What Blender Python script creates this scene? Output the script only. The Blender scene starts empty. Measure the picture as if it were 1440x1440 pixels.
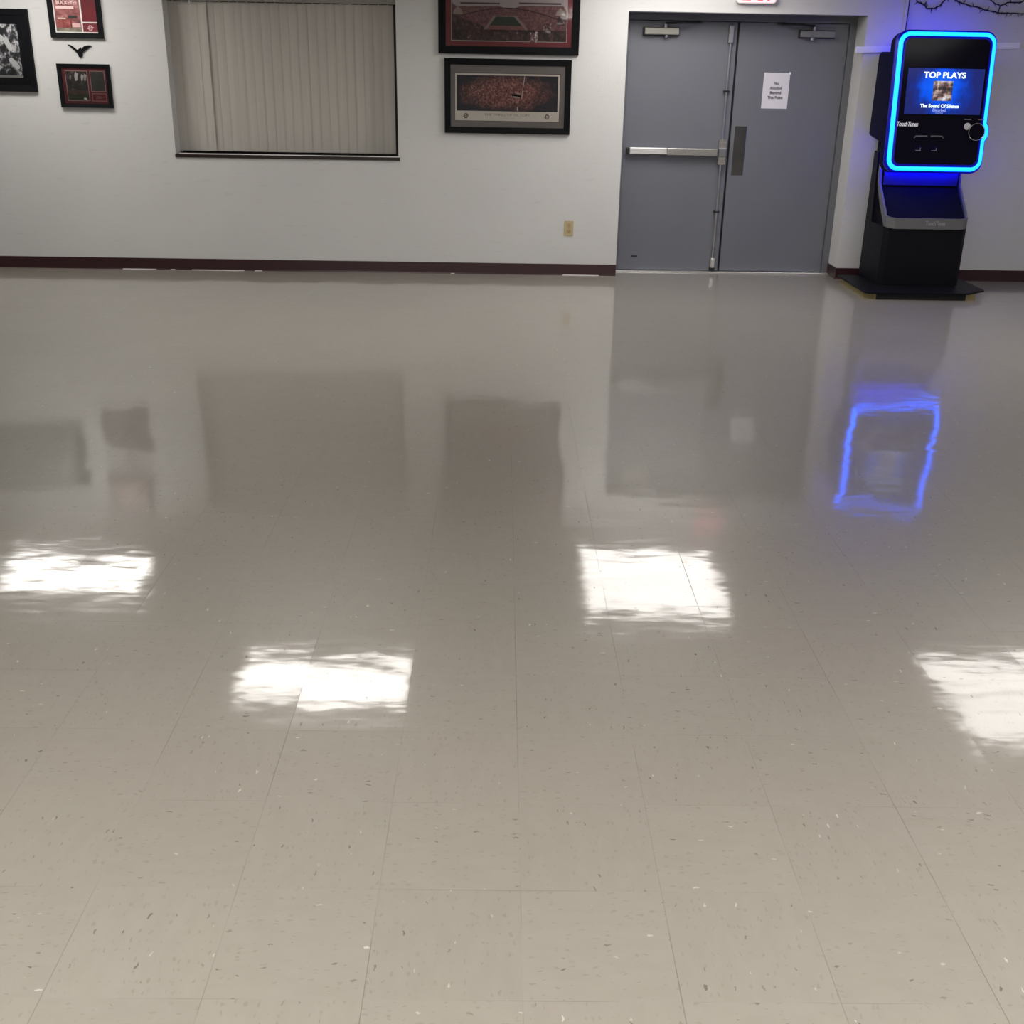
import bpy, bmesh, math, random
from mathutils import Vector, Matrix
random.seed(7)
C = bpy.context.scene.collection
S = bpy.context.scene
R = math.radians

# ------------------------------------------------------------------ camera
FPX, PITCH, ROLL, YAW, CAMH = 1559.2, 0.38290, 0.01843, 0.02386, 1.6537
cy, sy, cp, sp = math.cos(YAW), math.sin(YAW), math.cos(PITCH), math.sin(PITCH)
Fv = Vector((sy*cp, cy*cp, -sp)); R0 = Vector((cy, -sy, 0)); U0 = R0.cross(Fv)
Rv = math.cos(ROLL)*R0 + math.sin(ROLL)*U0; Uv = -math.sin(ROLL)*R0 + math.cos(ROLL)*U0
cam_d = bpy.data.cameras.new('camera'); cam = bpy.data.objects.new('camera', cam_d); C.objects.link(cam)
m = Matrix((Rv, Uv, -Fv)).transposed().to_4x4(); m.translation = Vector((0, 0, CAMH)); cam.matrix_world = m
cam_d.sensor_width = 36; cam_d.lens = FPX/1440*36; cam_d.clip_start = .05; cam_d.clip_end = 60
S.camera = cam

# ------------------------------------------------------------------ world, exposure
w = bpy.data.worlds.new('world'); S.world = w; w.use_nodes = True
w.node_tree.nodes['Background'].inputs[0].default_value = (.02, .022, .03, 1)
w.node_tree.nodes['Background'].inputs[1].default_value = .3
S.view_settings.view_transform = 'Standard'; S.view_settings.look = 'None'
S.view_settings.gamma = 1; S.view_settings.use_curve_mapping = False
S.view_settings.exposure = 0.0
LAMP_FAR = 12.5      # strength of the ceiling panels by the far wall
LAMP_NEAR = 37.0     # and of those nearer the camera
LED = 11.0
LAMP_COL = (1.0, .965, .915)

WALL = 9.53         # y of the far wall
CEIL = 2.44
XL, XR, YB = -7.2, 6.6, -5.0

# ------------------------------------------------------------------ materials
def mat(name, col=(.5, .5, .5), rough=.5, metal=0., coat=0., coat_r=.05, spec=.5, emit=None, es=0.):
    m = bpy.data.materials.new(name); m.use_nodes = True
    b = m.node_tree.nodes['Principled BSDF']
    b.inputs['Base Color'].default_value = (*col, 1)
    b.inputs['Roughness'].default_value = rough; b.inputs['Metallic'].default_value = metal
    b.inputs['Coat Weight'].default_value = coat; b.inputs['Coat Roughness'].default_value = coat_r
    b.inputs['Specular IOR Level'].default_value = spec
    if emit: b.inputs['Emission Color'].default_value = (*emit, 1); b.inputs['Emission Strength'].default_value = es
    return m
class NT:
    """small helper to write node graphs"""
    def __init__(s, m): s.t = m.node_tree; s.b = s.t.nodes['Principled BSDF']
    def n(s, typ, **k):
        x = s.t.nodes.new('ShaderNode' + typ)
        for a, v in k.items(): setattr(x, a, v)
        return x
    def put(s, sock, v):
        if isinstance(v, bpy.types.NodeSocket): s.t.links.new(v, sock)
        elif v is not None: sock.default_value = v
    def math(s, op, a, b=None, c=None, clamp=False):
        x = s.n('Math', operation=op, use_clamp=clamp); s.put(x.inputs[0], a)
        if b is not None: s.put(x.inputs[1], b)
        if c is not None: s.put(x.inputs[2], c)
        return x.outputs[0]
    def vm(s, op, a, b=None):
        x = s.n('VectorMath', operation=op); s.put(x.inputs[0], a)
        if b is not None: s.put(x.inputs[1], b)
        return x.outputs[0]
    def mix(s, f, a, b):
        x = s.n('Mix', data_type='RGBA'); s.put(x.inputs[0], f); s.put(x.inputs[6], a); s.put(x.inputs[7], b); return x.outputs[2]
    def noise(s, vec, scale, detail=3, rough=.5, col=False):
        x = s.n('TexNoise'); s.put(x.inputs['Vector'], vec); x.inputs['Scale'].default_value = scale
        x.inputs['Detail'].default_value = detail; x.inputs['Roughness'].default_value = rough
        return x.outputs['Color' if col else 'Fac']
    def ramp(s, f, stops, interp='LINEAR'):
        x = s.n('ValToRGB'); x.color_ramp.interpolation = interp; e = x.color_ramp.elements
        while len(e) < len(stops): e.new(.5)
        for i, (p, c) in enumerate(stops): e[i].position = p; e[i].color = (*c, 1)
        s.put(x.inputs[0], f); return x.outputs[0]
    def pos(s): return s.n('NewGeometry').outputs['Position']
    def bump(s, h, dist=.001, strength=1):
        x = s.n('Bump'); s.put(x.inputs['Height'], h); x.inputs['Distance'].default_value = dist
        x.inputs['Strength'].default_value = strength; return x.outputs[0]

def wall_material():
    m = mat('wall_paint', (.6, .59, .57), .45, spec=.35); g = NT(m); p = g.pos()
    a = g.noise(p, 1.3, 4); b = g.noise(p, 90, 2)
    c = g.mix(a, (.60, .596, .593, 1), (.68, .676, .670, 1))
    # a few grey scuffs low on the wall
    s = g.noise(g.vm('MULTIPLY', p, (3, 3, 14)), 2.2, 4, .6)
    s = g.math('MULTIPLY', g.math('SUBTRACT', s, .605, clamp=True), 1.6, clamp=True)
    c = g.mix(s, c, (.36, .35, .34, 1))
    g.put(g.b.inputs['Base Color'], c); g.put(g.b.inputs['Normal'], g.bump(b, .0012, .6)); return m

def floor_material():
    m = mat('vinyl_tile', (.5, .48, .44), .4, spec=.3, coat=1., coat_r=.075); g = NT(m)
    PHI = .00945; T = .3048
    r = g.n('VectorRotate', rotation_type='Z_AXIS'); g.put(r.inputs['Vector'], g.pos()); r.inputs['Angle'].default_value = PHI
    q = g.vm('ADD', r.outputs[0], (-.0611 + 40*T, -1.6116 + 40*T, 0))
    t = g.vm('SCALE', q); t.node.inputs['Scale'].default_value = 1/T
    sx = g.n('SeparateXYZ'); g.put(sx.inputs[0], t)
    fx, fy = g.math('FRACT', sx.outputs[0]), g.math('FRACT', sx.outputs[1])
    cell = g.vm('FLOOR', t)
    wn = g.n('TexWhiteNoise', noise_dimensions='3D'); g.put(wn.inputs['Vector'], cell)
    # seams, some tighter than others
    dx = g.math('MINIMUM', fx, g.math('SUBTRACT', 1, fx)); dy = g.math('MINIMUM', fy, g.math('SUBTRACT', 1, fy))
    vis = g.noise(q, 2.1, 3, .6); vis = g.math('MULTIPLY', g.math('SUBTRACT', vis, .40, clamp=True), 5, clamp=True)
    vis2 = g.noise(g.vm('ADD', q, (7, 3, 0)), 2.1, 3, .6); vis2 = g.math('MULTIPLY', g.math('SUBTRACT', vis2, .47, clamp=True), 5, clamp=True)
    lx = g.math('MULTIPLY', g.math('LESS_THAN', dx, .0034), vis)
    ly = g.math('MULTIPLY', g.math('LESS_THAN', dy, .0030), vis2)
    seam = g.math('MAXIMUM', lx, ly)
    # chips: grain turned by 90 degrees from tile to tile
    cs = g.n('SeparateXYZ'); g.put(cs.inputs[0], cell)
    par = g.math('MODULO', g.math('ADD', cs.outputs[0], cs.outputs[1]), 2)
    qs = g.n('SeparateXYZ'); g.put(qs.inputs[0], q)
    sw = g.n('CombineXYZ'); g.put(sw.inputs[0], qs.outputs[1]); g.put(sw.inputs[1], qs.outputs[0])
    mv = g.n('Mix', data_type='VECTOR'); g.put(mv.inputs[0], par); g.put(mv.inputs[4], q); g.put(mv.inputs[5], sw.outputs[0])
    gq = mv.outputs[1]
    wob = g.noise(gq, 70, 2, col=True); gq = g.vm('ADD', gq, g.vm('MULTIPLY', g.vm('SUBTRACT', wob, (.5, .5, .5)), (.016, .016, 0)))
    def chips(sc, off, frac, size, soft):
        v = g.n('TexVoronoi', voronoi_dimensions='2D'); g.put(v.inputs['Vector'], g.vm('ADD', g.vm('MULTIPLY', gq, sc), off)); v.inputs['Scale'].default_value = 1
        h = g.n('SeparateColor'); g.put(h.inputs[0], v.outputs['Color'])
        pick = g.math('LESS_THAN', h.outputs[0], frac)
        sz = g.math('MULTIPLY', g.math('ADD', h.outputs[1], .35), size)
        d = g.math('DIVIDE', g.math('SUBTRACT', sz, v.outputs['Distance']), soft, clamp=True)
        return g.math('MULTIPLY', g.math('MULTIPLY', pick, d), g.math('MULTIPLY_ADD', h.outputs[2], .6, .4))
    dark = chips((22, 62, 0), (0, 0, 0), .085, .15, .06)
    mid = chips((38, 90, 0), (5.3, 1.7, 0), .40, .24, .12)
    lite = chips((26, 70, 0), (3.1, 9.2, 0), .022, .16, .05)
    big = g.noise(g.vm('MULTIPLY', gq, (10, 26, 0)), 1, 4, .6)
    base = g.mix(big, (.290, .264, .229, 1), (.341, .313, .275, 1))
    tone = g.math('MULTIPLY_ADD', wn.outputs['Value'], .035, .98)
    hsv = g.n('HueSaturation'); g.put(hsv.inputs['Value'], tone); g.put(hsv.inputs['Color'], base); c = hsv.outputs[0]
    # broad worn and less worn areas
    wear = g.noise(q, .55, 3, .55)
    c = g.mix(g.math('MULTIPLY', wear, .25), c, (.29, .272, .242, 1))
    c = g.mix(g.math('MULTIPLY', mid, .42), c, (.19, .17, .145, 1))
    c = g.mix(g.math('MULTIPLY', dark, .85), c, (.10, .085, .07, 1))
    c = g.mix(g.math('MULTIPLY', lite, .6), c, (.70, .67, .62, 1))
    c = g.mix(g.math('MULTIPLY', seam, .62), c, (.11, .10, .085, 1))
    g.put(g.b.inputs['Base Color'], c)
    # every tile lies a hair out of level; wax adds mop streaks
    tilt = g.vm('MULTIPLY', g.vm('SUBTRACT', wn.outputs['Color'], (.5, .5, .5)), (.009, .008, 0))
    wave = g.noise(g.vm('MULTIPLY', q, (1, 1, 0)), 2.6, 2, .5, col=True)
    tilt = g.vm('ADD', tilt, g.vm('MULTIPLY', g.vm('SUBTRACT', wave, (.5, .5, .5)), (.012, .010, 0)))
    fine = g.noise(g.vm('MULTIPLY', q, (9, 34, 0)), 1, 4, .62, col=True)
    tilt = g.vm('ADD', tilt, g.vm('MULTIPLY', g.vm('SUBTRACT', fine, (.5, .5, .5)), (.014, .044, 0)))
    band = g.noise(g.vm('MULTIPLY', q, (3.2, 15, 0)), 1, 3, .55, col=True)
    tilt = g.vm('ADD', tilt, g.vm('MULTIPLY', g.vm('SUBTRACT', band, (.5, .5, .5)), (.007, .028, 0)))
    nrm = g.vm('NORMALIZE', g.vm('ADD', tilt, (0, 0, 1)))
    hb = g.math('SUBTRACT', g.math('MULTIPLY', g.noise(q, 700, 2), .02), seam)
    bp = g.n('Bump'); g.put(bp.inputs['Height'], hb); bp.inputs['Distance'].default_value = .0004; bp.inputs['Strength'].default_value = .5; g.put(bp.inputs['Normal'], nrm)
    g.put(g.b.inputs['Coat Normal'], bp.outputs[0]); g.put(g.b.inputs['Normal'], bp.outputs[0])
    cr = g.noise(q, 1.1, 3); g.put(g.b.inputs['Coat Roughness'], g.math('MULTIPLY_ADD', cr, .06, .045))
    g.b.inputs['Coat IOR'].default_value = 1.46
    g.put(g.b.inputs['Coat Weight'], g.math('MULTIPLY_ADD', g.math('MAXIMUM', seam, g.math('MULTIPLY', dark, .5)), -.85, .95))
    return m

def ceiling_material():
    m = mat('ceiling_tile', (.6, .6, .58), .9, spec=.1); g = NT(m); p = g.pos()
    t = g.vm('SCALE', g.vm('ADD', p, (40.02, 40.25, 0))); t.node.inputs['Scale'].default_value = 1/.61
    sx = g.n('SeparateXYZ'); g.put(sx.inputs[0], t)
    f = [g.math('FRACT', sx.outputs[i]) for i in (0, 1)]
    d = [g.math('MINIMUM', a, g.math('SUBTRACT', 1, a)) for a in f]
    grid = g.math('LESS_THAN', g.math('MINIMUM', d[0], d[1]), .02)
    s = g.math('GREATER_THAN', g.noise(p, 60, 3), .6)
    c = g.mix(s, (.50, .49, .47, 1), (.40, .39, .37, 1)); c = g.mix(grid, c, (.66, .66, .65, 1))
    g.put(g.b.inputs['Base Color'], c); return m

def brushed(name, col, rough=.3):
    m = mat(name, col, rough, 1.); g = NT(m)
    n = g.noise(g.vm('MULTIPLY', g.pos(), (4, 4, 400)), 1, 2); g.put(g.b.inputs['Roughness'], g.math('MULTIPLY_ADD', n, .2, rough-.1)); return m
def speckled(name, a, b, scale=40, rough=.5, **k):
    m = mat(name, a, rough, **k); g = NT(m); n = g.noise(g.pos(), scale, 3)
    g.put(g.b.inputs['Base Color'], g.mix(n, (*a, 1), (*b, 1))); return m
def glass_pane(name):
    m = bpy.data.materials.new(name); m.use_nodes = True; t = m.node_tree; t.nodes.clear()
    o = t.nodes.new('ShaderNodeOutputMaterial'); x = t.nodes.new('ShaderNodeMixShader'); f = t.nodes.new('ShaderNodeFresnel')
    a = t.nodes.new('ShaderNodeBsdfTransparent'); b = t.nodes.new('ShaderNodeBsdfGlossy'); b.inputs['Roughness'].default_value = .04
    f.inputs['IOR'].default_value = 1.33; t.links.new(f.outputs[0], x.inputs[0]); t.links.new(a.outputs[0], x.inputs[1]); t.links.new(b.outputs[0], x.inputs[2]); t.links.new(x.outputs[0], o.inputs[0]); return m

M = {}
M['wall'] = wall_material(); M['floor'] = floor_material(); M['ceil'] = ceiling_material()
M['base'] = speckled('maroon_vinyl_base', (.030, .0075, .011), (.040, .011, .014), 9, .35)
M['door'] = speckled('grey_door_paint', (.150, .155, .183), (.170, .175, .205), 3, .42)
M['doorframe'] = speckled('grey_frame_paint', (.140, .144, .166), (.162, .166, .186), 4, .42)
M['chrome'] = brushed('brushed_steel', (.62, .61, .60), .28)
M['bright'] = brushed('bright_aluminium', (.85, .84, .82), .35)
M['dullmetal'] = brushed('grey_metal', (.30, .30, .32), .45)
M['closer'] = mat('aluminium_closer_paint', (.33, .32, .29), .35, .5)
M['blackm'] = mat('black_metal', (.012, .012, .014), .4)
M['gap'] = mat('black_rubber', (.003, .003, .004), .8)
M['paper'] = speckled('white_paper', (.72, .70, .74), (.80, .78, .80), 12, .7)
M['shadow_strip'] = mat('shadow_black', (.01, .01, .014), .6)
M['ink'] = mat('black_ink', (.015, .012, .02), .7)
M['beige'] = mat('ivory_plastic', (.52, .42, .24), .35)
M['hole'] = mat('dark_slot', (.03, .02, .012), .6)
M['vane'] = None
M['frame'] = mat('black_wood_frame', (.0055, .006, .0075), .6, spec=.1)
M['glass'] = glass_pane('picture_glass')
M['white'] = mat('white_plastic', (.78, .77, .75), .4)
M['plug'] = mat('matt_white_paint', (.90, .90, .90), .5)
M['rod'] = mat('steel_rod', (.62, .61, .60), .3, 1.)
def vane_material():
    m = mat('vane_fabric', (.36, .32, .27), .8, spec=.15); g = NT(m); p = g.pos()
    n = g.noise(g.vm('MULTIPLY', p, (60, 60, 1.2)), 1, 3); f = g.noise(g.vm('MULTIPLY', p, (600, 600, 60)), 1, 2)
    c = g.mix(n, (.47, .45, .415, 1), (.59, .565, .525, 1)); c = g.mix(g.math('MULTIPLY', f, .3), c, (.36, .33, .29, 1))
    g.put(g.b.inputs['Base Color'], c); return m
M['vane'] = vane_material()

# ------------------------------------------------------------------ mesh helpers
def bx(bm, x0, x1, y0, y1, z0, z1, bev=0.):
    vs = [bm.verts.new((x, y, z)) for x in (x0, x1) for y in (y0, y1) for z in (z0, z1)]
    fs = [bm.faces.new([vs[i] for i in f]) for f in ((0, 1, 3, 2), (4, 6, 7, 5), (0, 4, 5, 1), (2, 3, 7, 6), (0, 2, 6, 4), (1, 5, 7, 3))]
    if bev: bmesh.ops.bevel(bm, geom=list({e for f in fs for e in f.edges}), offset=bev, segments=2, affect='EDGES', profile=.5)
def prism(bm, pts, a, b, axis='y', bev=0.):
    """polygon pts extruded from a to b along an axis; pts are the two other coordinates in order"""
    def P(u, v, d): return {'y': (u, d, v), 'x': (d, u, v), 'z': (u, v, d)}[axis]
    A = [bm.verts.new(P(u, v, a)) for u, v in pts]; B = [bm.verts.new(P(u, v, b)) for u, v in pts]
    fs = [bm.faces.new(A), bm.faces.new(B[::-1])]; n = len(pts)
    for i in range(n): fs.append(bm.faces.new((A[i], B[i], B[(i+1) % n], A[(i+1) % n])))
    if bev: bmesh.ops.bevel(bm, geom=list({e for f in fs[:2] for e in f.edges}), offset=bev, segments=2, affect='EDGES')
def circ(cx, cz, r, n=32, a0=0, a1=2*math.pi):
    k = n if abs(a1-a0-2*math.pi) < 1e-6 else n-1
    return [(cx+r*math.cos(a0+(a1-a0)*i/k), cz+r*math.sin(a0+(a1-a0)*i/k)) for i in range(n)]
def rrect(x0, x1, z0, z1, r, n=8):
    o = []
    for cx, cz, a in ((x1-r, z1-r, 0), (x0+r, z1-r, 90), (x0+r, z0+r, 180), (x1-r, z0+r, 270)):
        o += [(cx+r*math.cos(R(a+90*i/n)), cz+r*math.sin(R(a+90*i/n))) for i in range(n+1)]
    return o
def tube(bm, pts, r, n=10, closed=False, taper=None):
    pts = [Vector(p) for p in pts]; N = len(pts); rings = []
    for i, p in enumerate(pts):
        a = pts[(i-1) % N] if (closed or i) else p; b = pts[(i+1) % N] if (closed or i < N-1) else p
        d = (b-a).normalized(); u = d.cross(Vector((0, 1, 0)))
        if u.length < .1: u = d.cross(Vector((1, 0, 0)))
        u.normalize(); v = d.cross(u); rr = r*(taper[i] if taper else 1)
        rings.append([bm.verts.new(p+rr*(math.cos(2*math.pi*k/n)*u+math.sin(2*math.pi*k/n)*v)) for k in range(n)])
    for i in range(N if closed else N-1):
        A, B = rings[i], rings[(i+1) % N]
        for k in range(n): bm.faces.new((A[k], A[(k+1) % n], B[(k+1) % n], B[k]))
    if not closed: bm.faces.new(rings[0][::-1]); bm.faces.new(rings[-1])
def obj(name, bm, mt, parent=None, smooth=False, xf=None, mats=None):
    if xf is not None: bmesh.ops.transform(bm, matrix=xf, verts=bm.verts)
    bmesh.ops.recalc_face_normals(bm, faces=bm.faces)
    me = bpy.data.meshes.new(name); bm.to_mesh(me); bm.free()
    for x in (mats or [mt]): me.materials.append(x)
    o = bpy.data.objects.new(name, me); C.objects.link(o)
    if smooth:
        for p in me.polygons: p.use_smooth = True
        try: me.set_sharp_from_angle(angle=R(40))
        except Exception: pass
    if parent is not None:
        o.parent = parent; o.matrix_parent_inverse = Matrix.Translation(parent['_at']).inverted() if '_at' in parent else Matrix()
    return o
def box_obj(name, b, mt, parent=None, bev=0., xf=None):
    bm = bmesh.new(); bx(bm, *b, bev=bev); return obj(name, bm, mt, parent, xf=xf)
def struct(name, bm, mt, parent=None):
    o = obj(name, bm, mt, parent)
    if parent is None: o['kind'] = 'structure'
    return o
ATS = {}
def thing(name, label, cat, loc, group=None):
    o = bpy.data.objects.new(name, None); C.objects.link(o); o.location = loc; o.empty_display_size = .1
    o['_at'] = loc; ATS[o.name] = o
    o['label'] = label; o['category'] = cat
    if group: o['group'] = group
    return o
def tag(o, label, cat, group=None):
    o['label'] = label; o['category'] = cat
    if group: o['group'] = group
    return o
def text(name, s, x, y, z, size, mt, parent=None, depth=.0008, bold=0., shear=0., width=None, xf=None, align='CENTER'):
    """text on a plane facing -Y, centred on x, standing on z"""
    cu = bpy.data.curves.new(name, 'FONT'); cu.body = s; cu.size = size; cu.align_x = align; cu.offset = bold; cu.shear = shear
    cu.extrude = depth/2; cu.resolution_u = 3
    t = bpy.data.objects.new(name, cu); C.objects.link(t); bpy.context.view_layer.update()
    me = bpy.data.meshes.new_from_object(t.evaluated_get(bpy.context.evaluated_depsgraph_get()))
    bpy.data.objects.remove(t); bpy.data.curves.remove(cu)
    bm = bmesh.new(); bm.from_mesh(me); bpy.data.meshes.remove(me)
    if width:
        xs = [v.co.x for v in bm.verts]; k = width/(max(xs)-min(xs))
        for v in bm.verts: v.co.x *= k
    bmesh.ops.transform(bm, matrix=Matrix.Translation((x, y, z)) @ Matrix.Rotation(R(90), 4, 'X'), verts=bm.verts)
    return obj(name, bm, mt, parent, xf=xf)

# ------------------------------------------------------------------ room shell
DX0, DX1, DZ = 1.073, 2.966, 2.066          # doorway
WX0, WX1, WZ0, WZ1 = -2.570, -.757, .928, 2.125   # window opening
DF = 9.80                                    # door plane
bm = bmesh.new(); bx(bm, XL, XR, YB, WALL+.4, -.1, 0); struct('floor', bm, M['floor'])
bm = bmesh.new(); bx(bm, XL, XR, YB, WALL+.4, CEIL, CEIL+.1); struct('ceiling', bm, M['ceil'])
bm = bmesh.new(); Y1 = WALL+.27
for a in ((XL, WX0, WALL, Y1, 0, CEIL), (WX0, WX1, WALL, Y1, 0, WZ0), (WX0, WX1, WALL, Y1, WZ1, CEIL), (WX1, DX0, WALL, Y1, 0, CEIL),
          (DX0, DX1, WALL, Y1, DZ, CEIL), (DX1, XR, WALL, Y1, 0, CEIL)): bx(bm, *a)
bmesh.ops.remove_doubles(bm, verts=bm.verts, dist=1e-5)
struct('wall_back', bm, M['wall'])
bm = bmesh.new(); bx(bm, XL-.1, XL, YB, Y1, 0, CEIL); struct('wall_left', bm, M['wall'])
bm = bmesh.new(); bx(bm, XR, XR+.1, YB, Y1, 0, CEIL); struct('wall_right', bm, M['wall'])
bm = bmesh.new(); bx(bm, XL, XR, YB-.1, YB, 0, CEIL); struct('wall_front', bm, M['wall'])
# maroon cove base, wrapping into the doorway on the right
def cove(bm, x0, x1):
    prism(bm, [(WALL, 0), (WALL-.012, 0), (WALL-.007, .012), (WALL-.005, .088), (WALL-.003, .094), (WALL, .094)], x0, x1, 'x')
bm = bmesh.new(); cove(bm, XL, DX0); struct('baseboard_left', bm, M['base'])
bm = bmesh.new(); cove(bm, DX1-.005, XR); bx(bm, DX1-.006, DX1, WALL-.006, DF-.02, 0, .094); struct('baseboard_right', bm, M['base'])
# thin white slivers along the foot of the cove base
bm = bmesh.new()
for a, b in ((-3.10, -2.82), (-2.70, -2.66), (-2.52, -2.08), (-1.99, -1.93), (-.33, -.30), (.62, .93)):
    bx(bm, a, b, WALL-.0145, WALL-.012, 0, .0055)
struct('trim_1', bm, M['white'])

# ------------------------------------------------------------------ window with vertical blind
win = bpy.data.objects.new('window_1', None); C.objects.link(win); win['kind'] = 'structure'; win.location = (0, 0, 0)
bm = bmesh.new(); fy = WALL+.235
for a in ((WX0, WX0+.05, fy, fy+.03, WZ0, WZ1), (WX1-.05, WX1, fy, fy+.03, WZ0, WZ1), (WX0+.05, WX1-.05, fy, fy+.03, WZ0, WZ0+.05),
          (WX0+.05, WX1-.05, fy, fy+.03, WZ1-.05, WZ1), (-1.69, -1.64, fy, fy+.03, WZ0+.05, WZ1-.05)): bx(bm, *a)
obj('window_frame', bm, mat('bronze_frame', (.03, .022, .02), .4), win)
for a, b in ((WX0+.05, -1.69), (-1.64, WX1-.05)):
    box_obj('pane', (a, b, fy+.012, fy+.016, WZ0+.05, WZ1-.05), mat('night_glass', (.004, .005, .008), .05), win)
bm = bmesh.new(); bx(bm, WX0-.004, WX1+.012, WALL-.012, WALL+.23, WZ0-.016, WZ0+.010, bev=.002)
obj('window_sill', bm, mat('dark_sill', (.018, .009, .009), .35), win)
bm = bmesh.new(); bx(bm, WX0+.03, WX1+.010, WALL-.010, WALL+.004, WZ0+.010, WZ0+.0165)
obj('sill_edge_strip', bm, M['white'], win)

bl = thing('vertical_blind', 'closed vertical blind of taupe vanes in the window, lit from the room', 'blind', (0.5*(WX0+WX1), WALL+.15, WZ0+.03))
VY = WALL+.150
bm = bmesh.new(); bx(bm, WX0+.005, WX1-.004, VY-.045, VY+.02, 2.084, 2.124, bev=.003)
obj('headrail', bm, mat('headrail_taupe', (.33, .32, .295), .5), bl)
def vane(xc, w_, ang, yo=0., lean=0., bow=.012):
    bm = bmesh.new(); n = 10; zs = (WZ0+.026, 2.079); ca, sa = math.cos(ang), math.sin(ang); g = []
    for z in zs:
        row = []
        for k in range(n+1):
            u = (k/n-.5)*w_; v = -bow*(1-(2*k/n-1)**2)
            dx = lean*(z-zs[1])
            row.append(((xc+u*ca-v*sa+dx), VY+yo+u*sa+v*ca, z))
        g.append(row)
    F = [[bm.verts.new(p) for p in r] for r in g]; B = [[bm.verts.new((p[0], p[1]+.0012, p[2])) for p in r] for r in g]
    for k in range(n):
        bm.faces.new((F[0][k], F[0][k+1], F[1][k+1], F[1][k])); bm.faces.new((B[0][k], B[1][k], B[1][k+1], B[0][k+1]))
        bm.faces.new((F[0][k], B[0][k], B[0][k+1], F[0][k+1])); bm.faces.new((F[1][k], F[1][k+1], B[1][k+1], B[1][k]))
    for k in (0, n): bm.faces.new((F[0][k], F[1][k], B[1][k], B[0][k]))
    bx(bm, xc-.006, xc+.006, VY+yo-.003+0, VY+yo+.003, 2.076, 2.088)   # hanger
    o = obj('vane', bm, M['vane'], bl, smooth=True); return o
vx = [WX0+.035+.074*i for i in range(24)]
for i, x in enumerate(vx):
    if x > WX1-.03: break
    if i < 7: vane(x+.004, .089, R((5, -2, -7, -12, 8, 4, -1)[i]), (.004, .002, 0, -.006, .006, .004, -.002)[i], bow=.005)
    else: vane(x+random.uniform(-.003, .003), .089, R(random.uniform(4.5, 6.5)), random.uniform(-.0005, .0005), bow=random.uniform(.002, .004))
bm = bmesh.new(); bx(bm, -2.386, -2.380, VY-.052, VY-.047, 2.062, 2.096); obj('control_clip', bm, M['white'], bl)

# ------------------------------------------------------------------ double door
d1 = bpy.data.objects.new('door_1', None); C.objects.link(d1); d1['kind'] = 'structure'
d2 = bpy.data.objects.new('door_2', None); C.objects.link(d2); d2['kind'] = 'structure'
SEAM = 2.006
bm = bmesh.new(); FW = .055
for a in ((DX0, DX0+.040, DF-.02, DF+.12, 0, DZ), (DX1-FW, DX1, DF-.02, DF+.12, 0, DZ), (DX0+.040, DX1-FW, DF-.02, DF+.12, DZ-.052, DZ), (DX0, DX1, WALL+.002, DF-.02, DZ-.004, DZ)): bx(bm, *a)
struct('trim_2', bm, M['doorframe'])        # the steel door frame
LX0, LX1, RX0, RX1, DT, DB = DX0+.043, SEAM-.009, SEAM+.009, DX1-FW-.003, DZ-.056, .013
box_obj('door_leaf', (LX0, LX1, DF, DF+.045, DB, DT), M['door'], d1, bev=.002)
box_obj('door_leaf', (RX0, RX1, DF, DF+.045, DB, DT), M['door'], d2, bev=.002)
bm = bmesh.new(); bx(bm, SEAM-.0085, SEAM+.0085, DF+.004, DF+.04, DB, DT); obj('gasket', bm, M['gap'], d1)
bm = bmesh.new(); bx(bm, DX0, DX1, DF-.055, DF+.12, 0, .010, bev=.002); struct('trim_3', bm, M['bright'])   # threshold
# unseen backing added behind the gaps, so that no light leaks in
bm = bmesh.new(); bx(bm, DX0-.02, DX1+.02, DF+.13, DF+.16, 0, DZ+.02); struct('unseen_door_backing', bm, M['gap'])

pb = thing('panic_bar', 'long steel push bar across the left grey door with vertical rods', 'panic bar', (LX0+.45, DF, 1.0))
z = 1.006
bm = bmesh.new(); bx(bm, 1.165, 1.478, DF-.062, DF-.022, z-.024, z+.026, bev=.004); obj('touch_pad', bm, mat('white_aluminium', (.82, .81, .80), .38, .55), pb)['label'] = 'bright pale end of the push bar'
bm = bmesh.new(); bx(bm, 1.165, 1.478, DF-.0635, DF-.0615, z-.001, z+.001); obj('groove', bm, M['dullmetal'], pb)
bm = bmesh.new(); bx(bm, 1.478, 1.905, DF-.066, DF-.018, z-.030, z+.026, bev=.005); obj('rail', bm, M['chrome'], pb)
bm = bmesh.new(); bx(bm, 1.138, 1.165, DF-.055, DF-.002, z-.026, z+.024, bev=.004); obj('end_cap', bm, M['blackm'], pb)
bm = bmesh.new(); bx(bm, 1.165, 1.905, DF-.020, DF-.001, z-.020, z+.018); obj('mounting_rail', bm, M['dullmetal'], pb)
rx = 1.944
bm = bmesh.new(); prism(bm, rrect(rx-.030, rx+.030, z-.100, z+.098, .010, 4), DF-.060, DF-.001, 'y', bev=.004)
obj('lock_case', bm, M['chrome'], pb)
bm = bmesh.new(); bx(bm, rx-.033, rx+.033, DF-.075, DF-.055, z-.036, z+.034, bev=.006); obj('case_cover', bm, M['dullmetal'], pb)
for a, b in ((z+.098, 1.855), (.118, z-.100)):
    bm = bmesh.new(); tube(bm, [(rx, DF-.022, a), (rx, DF-.022, b)], .0075, 12); obj('rod', bm, M['rod'], pb, smooth=True)
bm = bmesh.new(); bx(bm, rx-.022, rx+.022, DF-.040, DF-.001, 1.850, 1.985, bev=.006); obj('top_latch', bm, M['dullmetal'], pb)
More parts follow.
